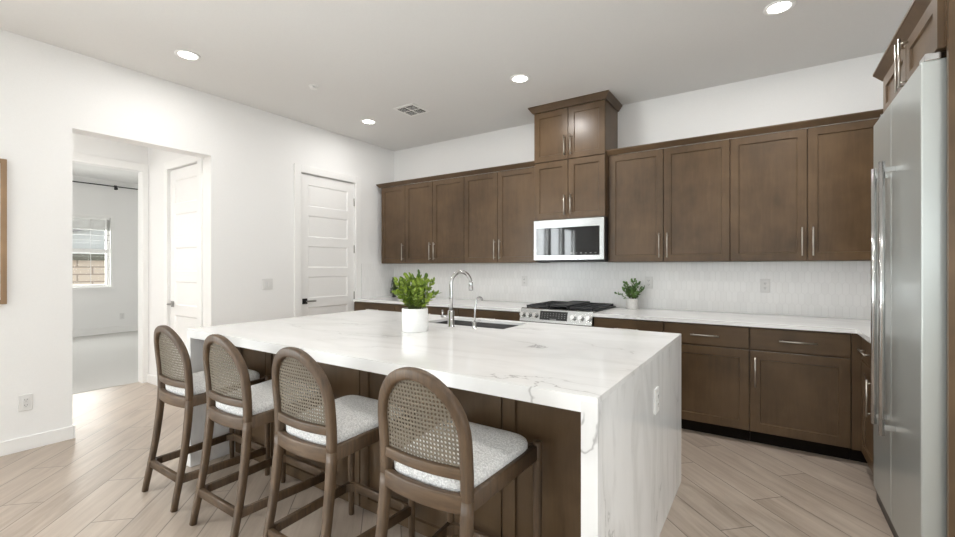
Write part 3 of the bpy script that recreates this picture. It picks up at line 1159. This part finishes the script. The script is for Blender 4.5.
# ================================================================== FRIDGE + SURROUND
FX, FY0, FY1, FYM = 0.503, 2.402, 3.335, 2.908
t = thing('refrigerator', 'tall stainless steel side-by-side refrigerator at the right edge', 'refrigerator', (0.8, 2.87, 0))
MB().box(0.585, FY0 + .008, 0.02, XR - 0.01, FY1, 2.125).build('body', 'rubber', t)
MB().box(0.516, FY0 + .01, 0.0, 0.585, FY1 - .005, 0.07).build('toe_grille', 'black', t)
for (a, c, hy) in ((FY0, FYM - 0.0025, FYM - 0.095), (FYM + 0.0025, FY1, FYM + 0.095)):
    b = MB()
    b.box(FX, a, 0.075, 0.578, c, 2.135, bev=0.006)
    d = b.build('door', 'satin', t)
    b = MB()
    b.cyl((FX - 0.048, hy, 0.52), (FX - 0.048, hy, 1.83), 0.012, n=16)
    for hz in (0.56, 1.79):
        b.box(FX - 0.046, hy - 0.009, hz - 0.012, FX + 0.001, hy + 0.009, hz + 0.012, bev=0.003)
    b.build('handle', 'chrome', d)
for yy in (FY0 + 0.03, FY1 - 0.09):
    b = MB()
    b.box(0.515, yy - 0.025, 2.135, 0.60, yy + 0.055, 2.166, bev=0.004)
    b.cyl((0.54, yy + 0.03, 2.135), (0.54, yy + 0.03, 2.165), 0.013)
    b.build('hinge', 'chrome', t)

t = thing('refrigerator_end_panel', 'tall brown wood panel closing off the refrigerator at the right edge', 'panel', (0.87, 2.358, 0))
MB().box(0.567, 2.352, 0.0, XR - 0.002, 2.372, 2.39).build('panel', 'cab', t)
t = thing('refrigerator_end_panel', 'brown wood panel between the refrigerator and the corner counter', 'panel', (0.87, 3.352, 0))
MB().box(0.56, 3.345, 0.0, XR - 0.002, 3.365, 2.39).build('panel', 'cab', t)
t = thing('upper_cabinet', 'brown two-door cabinet above the refrigerator', 'cabinet', (0.85, 2.86, 2.165), 'brown upper cabinets')
MB().box(0.565, 2.373, 2.17, XR - 0.002, 3.344, 2.40).build('cabinet_body', 'cab', t)
for (a, c, hy) in ((2.386, 2.843, 2.812), (2.848, 3.335, 2.878)):
    d = MB().panel(face_x(0.565), a, 2.17, c, 2.392, DT, frame=0.058).build('door', 'cab', t)
    pull(face_x(0.565), hy, 2.172, hy, 2.40, DT, d)
b = MB()
x0 = 0.56
b.rings([[(x0 - a, 2.352, 2.392 + q) for a, q in CRT], [(x0 - a, 3.365 + a, 2.392 + q) for a, q in CRT],
         [(XR - 0.002, 3.365 + a, 2.392 + q) for a, q in CRT]])
tag(b.build('crown_molding', 'cabh', None, (0.56, 2.86, 2.392)), 'brown crown molding above the refrigerator cabinet', 'crown molding', 'brown crown moldings')

# ================================================================== ISLAND
IX0, IX1, IY0, IY1 = -3.235, -0.445, 1.352, 2.945
IT = 0.055
SK = (-2.15, -1.46, 2.50, 2.86)      # sink opening
t = thing('island_countertop', 'white veined quartz waterfall island top with matching end slabs', 'countertop', ((IX0 + IX1) / 2, (IY0 + IY1) / 2, 0), 'white quartz counters')
b = MB()
xs = [IX0, SK[0], SK[1], IX1]
ys = [IY0, SK[2], SK[3], IY1]
z0, z1 = 0.914 - 0.02, 0.914
vt = {}
for k, z in enumerate((z0, z1)):
    for i, x in enumerate(xs):
        for j, y in enumerate(ys):
            vt[i, j, k] = b.bm.verts.new((x, y, z))
for i in range(3):
    for j in range(3):
        if (i, j) == (1, 1):
            continue
        for k in (0, 1):
            b.bm.faces.new((vt[i, j, k], vt[i + 1, j, k], vt[i + 1, j + 1, k], vt[i, j + 1, k]))
for (a, c) in [((0, 0), (1, 0)), ((1, 0), (2, 0)), ((2, 0), (3, 0)), ((0, 3), (1, 3)), ((1, 3), (2, 3)), ((2, 3), (3, 3)),
               ((0, 0), (0, 1)), ((0, 1), (0, 2)), ((0, 2), (0, 3)), ((3, 0), (3, 1)), ((3, 1), (3, 2)), ((3, 2), (3, 3)),
               ((1, 1), (2, 1)), ((1, 2), (2, 2)), ((1, 1), (1, 2)), ((2, 1), (2, 2))]:
    b.bm.faces.new((vt[a[0], a[1], 0], vt[c[0], c[1], 0], vt[c[0], c[1], 1], vt[a[0], a[1], 1]))
b.box(IX0 + IT, IY0, 0.914 - IT, IX1 - IT, IY0 + 0.02, 0.894)
b.box(IX0 + IT, IY1 - 0.02, 0.914 - IT, IX1 - IT, IY1, 0.894)
b.build('top', 'quartz', t)
z0 = 0.914 - IT
MB().box(IX0, IY0, 0.001, IX0 + IT, IY1, 0.8938).build('waterfall_panel', 'quartzv', t)
MB().box(IX1 - IT, IY0, 0.001, IX1, IY1, 0.8938).build('waterfall_panel', 'quartzv', t)

IYP = 1.66      # back panel face
t = thing('kitchen_island', 'dark brown island cabinet with framed back panels behind the stools', 'island', (-1.84, 2.25, 0))
bx0, bx1 = IX0 + IT + 0.002, IX1 - IT - 0.002
b = MB()      # carcass kept clear of the sink bowl
b.box(bx0, IYP, 0.08, bx1, 2.42, z0 - 0.002)
b.box(bx0, 2.42, 0.08, SK[0] - 0.05, 2.90, z0 - 0.002)
b.box(SK[1] + 0.05, 2.42, 0.08, bx1, 2.90, z0 - 0.002)
b.box(SK[0] - 0.05, 2.42, 0.08, SK[1] + 0.05, 2.90, 0.55)
b.build('cabinet_body', 'cab', t)
MB().box(bx0, IYP - 0.002, 0.0, bx1, 2.85, 0.08).build('base_plinth', 'cab', t)
for (a, c) in ((bx0, -2.79), (-2.79, -1.87), (-1.87, -0.965), (-0.965, bx1)):
    b = MB()
    b.panel(face_y(IYP), a + 0.003, 0.005, c - 0.003, z0 - 0.006, 0.02, frame=0.062, rec=0.012)
    b.build('back_panel', 'cab', t)
for k in range(4):
    w_ = (bx1 - bx0) / 4
    a = bx0 + k * w_
    b = MB()
    mpb = lambda u, v, w: (u, 2.90 + w, v)
    b.panel(mpb, a + 0.003, 0.1, a + w_ - 0.003, z0 - 0.01, 0.02, frame=0.062)
    b.build('door', 'cab', t)

# sink
t = thing('kitchen_sink', 'dark undermount sink sunk into the white island top behind the faucet', 'sink', (-1.805, 2.68, 0.914 - IT))
b = MB()
def sr2(i, z, r=0.02):
    x0, x1, y0, y1 = SK[0] - 0.004 + i, SK[1] + 0.004 - i, SK[2] - 0.004 + i, SK[3] + 0.004 - i
    pts = []
    for (cx, cy, a0) in ((x1 - r, y1 - r, 0), (x0 + r, y1 - r, 90), (x0 + r, y0 + r, 180), (x1 - r, y0 + r, 270)):
        for k in range(5):
            a = R(a0 + k * 22.5)
            pts.append((cx + r * math.cos(a), cy + r * math.sin(a), z))
    return pts
zt = 0.8925
b.rings([sr2(-0.03, zt), sr2(0, zt), sr2(0.006, zt - 0.03), sr2(0.012, 0.66), sr2(0.03, 0.645)], False, True, True)
b.build('bowl', 'sinkm', t)
b = MB()
b.lathe((-1.8, 2.7, 0.645), [(0.05, 0.0), (0.05, 0.004), (0.038, 0.005), (0.03, 0.001)], 24)
b.build('drain', 'chrome', t)

# main faucet
fx, fy = -1.808, 2.39
t = thing('kitchen_faucet', 'tall chrome gooseneck faucet at the island sink', 'faucet', (fx, fy, 0.914))
b = MB()
b.lathe((fx, fy, 0.914), [(0.027, 0), (0.027, 0.006), (0.023, 0.008), (0.023, 0.11), (0.020, 0.115), (0.017, 0.118)], 24)
b.build('base', 'chrome', t)
pts = [(fx, fy, 0.914 + 0.11), (fx, fy, 1.12), (fx, fy, 1.20)]
rad = 0.086
dx, dy = 0.30, 0.954
for k in range(1, 15):
    a = PI - PI * 1.02 * k / 14
    q = rad + rad * math.cos(a)
    pts.append((fx + dx * q, fy + dy * q, 1.205 + rad * 1.02 * math.sin(a)))
b = MB()
b.tube(pts, 0.0125, 14)
b.build('spout', 'chrome', t)
e = Vector(pts[-1])
dn = (e - Vector(pts[-2])).normalized()
b = MB()
b.tube([e - dn * 0.03, e - dn * 0.01, e + dn * 0.035, e + dn * 0.04], [0.0135, 0.0165, 0.0165, 0.013], 14)
b.build('spray_head', 'chrome', t)
b = MB()
b.cyl((fx, fy, 0.985), (fx - 0.075, fy - 0.008, 0.985), 0.0135, 0.0125, n=14)
b.cyl((fx - 0.064, fy - 0.008, 0.985), (fx - 0.068, fy - 0.008, 1.03), 0.006, n=10)
b.build('lever', 'chrome', t)
# filtered water tap
wx, wy = -1.642, 2.432
t = thing('water_tap', 'small slim chrome filtered-water tap right of the tall faucet', 'faucet', (wx, wy, 0.914))
b = MB()
b.lathe((wx, wy, 0.914), [(0.018, 0), (0.018, 0.004), (0.013, 0.006), (0.013, 0.04), (0.008, 0.045)], 18)
b.build('base', 'chrome', t)
pts = [(wx, wy, 0.95), (wx + 0.002, wy + 0.004, 1.04), (wx + 0.006, wy + 0.012, 1.09)]
for k in range(1, 10):
    a = PI - PI * 0.9 * k / 9
    q = 0.026 + 0.026 * math.cos(a)
    pts.append((wx + 0.006 + 0.35 * q, wy + 0.012 + 0.93 * q, 1.092 + 0.030 * math.sin(a)))
b = MB()
b.tube(pts, 0.006, 10)
b.build('spout', 'chrome', t)
b = MB()
b.cyl((wx - 0.02, wy - 0.005, 0.952), (wx + 0.045, wy + 0.01, 0.966), 0.0045, n=8)
b.build('lever', 'chrome', t)


# ================================================================== PLANTS
def leaf(b, p, d, up, ln, wd):
    d = d.normalized()
    s = d.cross(up)
    if s.length < 1e-4:
        s = d.orthogonal()
    s.normalize()
    nrm = s.cross(d)
    P = [p, p + d * ln * .35 + s * wd * .5 + nrm * ln * .03, p + d * ln * .75 + s * wd * .42 + nrm * ln * .02, p + d * ln,
         p + d * ln * .75 - s * wd * .42 + nrm * ln * .02, p + d * ln * .35 - s * wd * .5 + nrm * ln * .03]
    mid = [p + d * ln * .38 - nrm * ln * .05, p + d * ln * .75 - nrm * ln * .03]
    v = [b.bm.verts.new(q) for q in P]
    m_ = [b.bm.verts.new(q) for q in mid]
    for f in ((v[0], v[1], m_[0]), (v[1], v[2], m_[1], m_[0]), (v[2], v[3], m_[1]), (v[0], m_[0], v[5]), (m_[0], m_[1], v[4], v[5]), (m_[1], v[3], v[4])):
        b.bm.faces.new(f)


def plant(name, label, c, pot_r, pot_h, potmat, leafmat, stems, rx, h, ln, wd, nleaf, seed, taper=0.0, extra=()):
    rnd = random.Random(seed)
    t = thing(name, label, 'potted plant', c)
    c = Vector(c)
    b = MB()
    b.lathe(c, [(pot_r * .93, 0), (pot_r * .97, 0.006), (pot_r, pot_h * .5), (pot_r, pot_h - 0.003), (pot_r - 0.003, pot_h),
                (pot_r - 0.009, pot_h), (pot_r - 0.011, pot_h - 0.012)], 40, True, False)
    b.build('pot', potmat, t)
    b = MB()
    b.lathe(c, [(pot_r - 0.011, pot_h - 0.02), (pot_r - 0.011, pot_h - 0.012), (0.001, pot_h - 0.008)], 24)
    b.build('soil', 'soil', t)
    sb, lb = MB(), MB()
    tips = [(rnd.random() ** .5, rnd.random() * 2 * PI, 0.5 + 0.5 * rnd.random()) for _ in range(stems)] + list(extra)
    for (rr_, a, hh) in tips:
        p0 = c + Vector((math.cos(a) * pot_r * .55 * rr_, math.sin(a) * pot_r * .55 * rr_, pot_h - 0.012))
        top = c + Vector((math.cos(a) * rx * rr_, math.sin(a) * rx * rr_, pot_h + h * hh * (1 - 0.35 * min(rr_, 1) ** 2)))
        ctrl = p0.lerp(top, 0.5) + Vector((math.cos(a), math.sin(a), 0)) * (-0.012) + Vector((0, 0, 0.012))
        pts = []
        for k in range(6):
            s = k / 5
            pts.append(p0 * (1 - s) ** 2 + ctrl * 2 * s * (1 - s) + top * s ** 2)
        sb.tube(pts, [0.0022 * (1 - .6 * k / 5) for k in range(6)], 5)
        for k in range(nleaf):
            s = 0.10 + 0.90 * (k + .5) / nleaf
            p = p0 * (1 - s) ** 2 + ctrl * 2 * s * (1 - s) + top * s ** 2
            tg = ((ctrl - p0) * (1 - s) + (top - ctrl) * s).normalized()
            az = k * 2.4 + rnd.random()
            o = tg.orthogonal().normalized()
            o = Matrix.Rotation(az, 3, tg) @ o
            d = o * (0.95 - .45 * s) + tg * (0.45 + .5 * s) + Vector((0, 0, 0.15))
            leaf(lb, p, d, tg, ln * (0.75 + 0.5 * rnd.random()), wd * (0.8 + 0.4 * rnd.random()))
    sb.build('stems', 'stem', t)
    lb.build('foliage', leafmat, t)
    return t


plant('potted_plant', 'bushy bright green plant in a white round pot on the island', (-1.893, 2.118, 0.914), 0.083, 0.148, 'potwhite', 'leaf',
      50, 0.155, 0.24, 0.036, 0.022, 13, 3)
plant('potted_plant', 'small green plant in a grey pot on the counter right of the range', (-1.106, 4.405, 0.914), 0.056, 0.105, 'potgrey', 'leafd',
      26, 0.115, 0.19, 0.030, 0.019, 9, 11, extra=[(1.35, PI * 1.05, 0.42)])
# dark cone topiary in the far corner
t = thing('topiary', 'small dark green cone-shaped topiary in the far left counter corner', 'potted plant', (-4.31, 4.40, 0.914))
b = MB()
b.lathe((-4.31, 4.40, 0.914), [(0.030, 0), (0.036, 0.045), (0.036, 0.05), (0.03, 0.05)], 20)
b.build('pot', 'rubber', t)
b = MB()
rnd = random.Random(5)
for k in range(420):
    s = rnd.random()
    z = 0.96 + 0.215 * s
    rr_ = 0.064 * (1 - s) + 0.012
    a = rnd.random() * 2 * PI
    d = Vector((math.cos(a), math.sin(a), 0.5))
    leaf(b, Vector((-4.31 + math.cos(a) * rr_ * .6, 4.40 + math.sin(a) * rr_ * .6, z)), d, Vector((0, 0, 1)), 0.03, 0.012)
b.build('foliage', 'leafdd', t)
b = MB()
b.cyl((-4.31, 4.40, 0.955), (-4.31, 4.40, 1.165), 0.03, 0.006, n=10)
b.build('stem', 'stem', t)


# ================================================================== STOOLS
def ybk(z):      # depth of the back line at height z
    k = [(0.0, -0.262), (0.12, -0.236), (0.3, -0.204), (0.5, -0.182), (0.6, -0.176), (0.75, -0.184), (0.9, -0.206), (1.0, -0.232)]
    for (a, ya), (c, yc) in zip(k, k[1:]):
        if z <= c:
            s = (z - a) / (c - a)
            return ya + (yc - ya) * s
    return k[-1][1]


def ysm(z):
    return (ybk(z - .06 if z > .06 else 0) + ybk(z) * 2 + ybk(z + .06)) / 4


BOW = 0.015


def bow(x):
    return -BOW * (1 - min(1, (x / 0.19) ** 2))


def rsec(a, b_, n=3, r=0.3):
    """rounded rectangle outline, half sizes a x b"""
    rr_ = min(a, b_) * r * 2
    pts = []
    for (sx, sy, a0) in ((1, 1, 0), (-1, 1, 90), (-1, -1, 180), (1, -1, 270)):
        for k in range(n + 1):
            t_ = R(a0 + 90 * k / n)
            pts.append((sx * (a - rr_) + rr_ * math.cos(t_), sy * (b_ - rr_) + rr_ * math.sin(t_)))
    return pts


def sweep(b, pts, ref, halfs, r=0.3):
    """sweep a rounded rectangle; halfs(i) gives (half along ref, half across)"""
    pts = [Vector(p) for p in pts]
    rg = []
    for i, p in enumerate(pts):
        t_ = (pts[min(i + 1, len(pts) - 1)] - pts[max(i - 1, 0)]).normalized()
        rf = Vector(ref(i)) if callable(ref) else Vector(ref)
        a = (rf - t_ * rf.dot(t_)).normalized()
        c = t_.cross(a)
        ha, hc = halfs(i) if callable(halfs) else halfs
        rg.append([p + a * u + c * v for u, v in rsec(ha, hc, 3, r)])
    b.rings(rg, True, True, True)


def make_stool(x, y, label, group):
    t = thing('bar_stool', label, 'stool', (x, y, 0), group)
    W = lambda lx, ly, lz: (x + lx, y + ly, lz)
    AX, ZS, AH = 0.180, 0.775, 0.198
    # arch
    path = [(-AX, z) for z in (0.54, 0.60, 0.66, 0.72)]
    for k in range(0, 25):
        a = PI - PI * k / 24
        path.append((AX * math.cos(a), ZS + AH * math.sin(a)))
    path += [(AX, z) for z in (0.72, 0.66, 0.60, 0.54)]
    pts = [W(px, ysm(pz) + bow(px), pz) for px, pz in path]
    b = MB()
    sweep(b, pts, (0, 1, 0), (0.0165, 0.0205), 0.3)
    b.build('back_frame', 'stool', t)
    # cane panel with its open weave
    b = MB()
    p_ = 0.0150
    ins = 0.014
    def inside(u, v):
        if v < 0.672:
            return False
        if v < ZS:
            return abs(u) < AX - ins
        return (u / (AX - ins)) ** 2 + ((v - ZS) / (AH - ins)) ** 2 < 1
    cache = {}
    def cv(u, v):
        k = (round(u, 5), round(v, 5))
        if k not in cache:
            cache[k] = b.bm.verts.new(W(u, ysm(v) + bow(u) + 0.002, v))
        return cache[k]
    nx = int(AX / p_) + 1
    for i in range(-nx, nx + 1):
        for j in range(0, 24):
            u, v = i * p_, 0.68 + j * p_
            if not inside(u, v):
                continue
            h = p_ / 2
            g = p_ * 0.285
            c_ = g * 0.45
            outer = [(-h, -h), (0, -h), (h, -h), (h, 0), (h, h), (0, h), (-h, h), (-h, 0)]
            inner = [(-c_, -g), (c_, -g), (g, -c_), (g, c_), (c_, g), (-c_, g), (-g, c_), (-g, -c_)]
            inn = [b.bm.verts.new(W(u + a, ysm(v + e_) + bow(u + a) + 0.002, v + e_)) for a, e_ in inner]
            out = [cv(u + a, v + e_) for a, e_ in outer]
            order = [(0, (7, 0)), (1, (1,)), (2, (2,))]
            # stitch octagonal hole to the square cell
            b.bm.faces.new((out[0], out[1], inn[0], inn[7]))
            b.bm.faces.new((out[1], inn[1], inn[0]))
            b.bm.faces.new((out[1], out[2], inn[2], inn[1]))
            b.bm.faces.new((out[2], out[3], inn[2]))
            b.bm.faces.new((out[3], inn[3], inn[2]))
            b.bm.faces.new((out[3], out[4], inn[4], inn[3]))
            b.bm.faces.new((out[4], out[5], inn[4]))
            b.bm.faces.new((out[5], inn[5], inn[4]))
            b.bm.faces.new((out[5], out[6], inn[6], inn[5]))
            b.bm.faces.new((out[6], out[7], inn[6]))
            b.bm.faces.new((out[7], inn[7], inn[6]))
            b.bm.faces.new((out[7], out[0], inn[7]))
    bmesh.ops.recalc_face_normals(b.bm, faces=b.bm.faces)
    bmesh.ops.solidify(b.bm, geom=list(b.bm.faces), thickness=0.0022)
    b.build('cane_back', 'cane', t)
    # lower back rail and rear seat rail, both bowed
    for nm, zc, hh, yo, th in (('back_rail', 0.664, 0.0185, 0.0, 0.011), ('seat_rail', 0.567, 0.031, 0.0, 0.012)):
        b = MB()
        pts = [W(-0.182 + 0.364 * k / 14, ysm(zc) + 1.8 * bow(-0.182 + 0.364 * k / 14) + yo, zc) for k in range(15)]
        sweep(b, pts, (0, 0, 1), (hh, th), 0.22)
        b.build(nm, 'stoolx', t)
    # side and front seat rails
    for s in (-1, 1):
        b = MB()
        sweep(b, [W(s * 0.188, -0.178, 0.572), W(s * 0.198, 0.0, 0.582), W(s * 0.211, 0.24, 0.592)], (0, 0, 1), (0.030, 0.0115), 0.22)
        b.build('seat_rail', 'stool', t)
    b = MB()
    sweep(b, [W(-0.208, 0.25, 0.592), W(0, 0.258, 0.592), W(0.208, 0.25, 0.592)], (0, 0, 1), (0.030, 0.0115), 0.22)
    b.build('seat_rail', 'stoolx', t)
    # legs
    for s in (-1, 1):
        b = MB()
        pts = [W(s * (0.192 - 0.012 * k / 12), ysm(0.58 * k / 12) - 0.0015, 0.58 * k / 12) for k in range(13)]
        sweep(b, pts, (0, 1, 0), lambda i: (0.0145 + 0.0022 * min(1, i / 9), 0.0150 + 0.0057 * min(1, i / 9)), 0.3)
        b.build('leg', 'stool', t)
    for s in (-1, 1):
        b = MB()
        b.lathe(W(s * 0.216, 0.256, 0.0), [(0.0135, 0), (0.0145, 0.01), (0.0175, 0.3), (0.019, 0.56), (0.019, 0.628), (0.017, 0.633), (0.006, 0.635)], 20)
        b.build('leg', 'stool', t)
    # stretchers
    zs = 0.158
    yb_ = ysm(zs)
    for s in (-1, 1):
        b = MB()
        sweep(b, [W(s * 0.19, yb_, zs), W(s * 0.2, 0, zs), W(s * 0.215, 0.25, zs)], (0, 0, 1), (0.022, 0.0105), 0.22)
        b.build('stretcher', 'stool', t)
    for (ya, xa, nm) in ((yb_, 0.19, 'stretcher'), (0.252, 0.215, 'foot_rest')):
        b = MB()
        sweep(b, [W(-xa, ya, zs), W(0, ya, zs), W(xa, ya, zs)], (0, 0, 1), (0.022, 0.0105), 0.22)
        b.build(nm, 'stoolx', t)
    for (sx, yy, sy) in ((-1, yb_, 1), (1, yb_, 1), (-1, 0.252, -1), (1, 0.252, -1)):
        b = MB()
        xx = 0.19 if sy > 0 else 0.214
        q = 0.045
        poly = [(0, 0), (q + .01, 0)]
        for k in range(7):
            a = R(270 - 90 * k / 6)
            poly.append((q + .01 + (q) * (math.cos(a)), (q + .01) + q * math.sin(a)))
        poly.append((0, q + .01))
        b.rings([[W(sx * (xx - p), yy + sy * p2, z) for p, p2 in poly] for z in (zs - 0.020, zs + 0.020)])
        b.build('corner_block', 'stool', t)
    # cushion
    b = MB()
    def ring(sc_, z, dz=0.0):
        pts = []
        n = 64
        for k in range(n):
            a = 2 * PI * k / n
            e_ = 0.30
            cx = math.copysign(abs(math.cos(a)) ** e_, math.cos(a))
            cy = math.copysign(abs(math.sin(a)) ** e_, math.sin(a))
            ly = 0.034 + 0.208 * cy * sc_
            hw = 0.180 + 0.030 * (ly + 0.174) / 0.416
            lx = cx * sc_ * hw
            if cy * sc_ < -0.5:
                ly += bow(lx) * 0.9 * min(1, (-cy * sc_ - .5) * 2)
            zz = z + 0.022 * (ly + 0.17) / 0.41
            pts.append(W(lx, ly, zz))
        return pts
    b.rings([ring(.97, .588), ring(1.0, .596), ring(1.0, .615), ring(.985, .627), ring(.94, .636), ring(.84, .644), ring(.62, .651), ring(.35, .655), ring(.1, .656)], True, True, True)
    b.build('seat_cushion', 'boucle', t)
    return t


SY = 1.32
STX = [-2.876, -2.272, -1.645, -0.978]
g = 'wooden cane-back stools along the island'
labs = ['brown wooden cane-back bar stool farthest left, nearest the hall opening',
        'brown cane-back bar stool second from the left along the island',
        'brown cane-back bar stool third from the left, left of the nearest stool',
        'brown cane-back bar stool nearest the camera, at the right end of the row']
proto = make_stool(STX[0], SY, labs[0], g)
for i in range(1, 4):
    o = copy_tree(proto)
    o.location = (STX[i], SY, 0)
    o['label'] = labs[i]
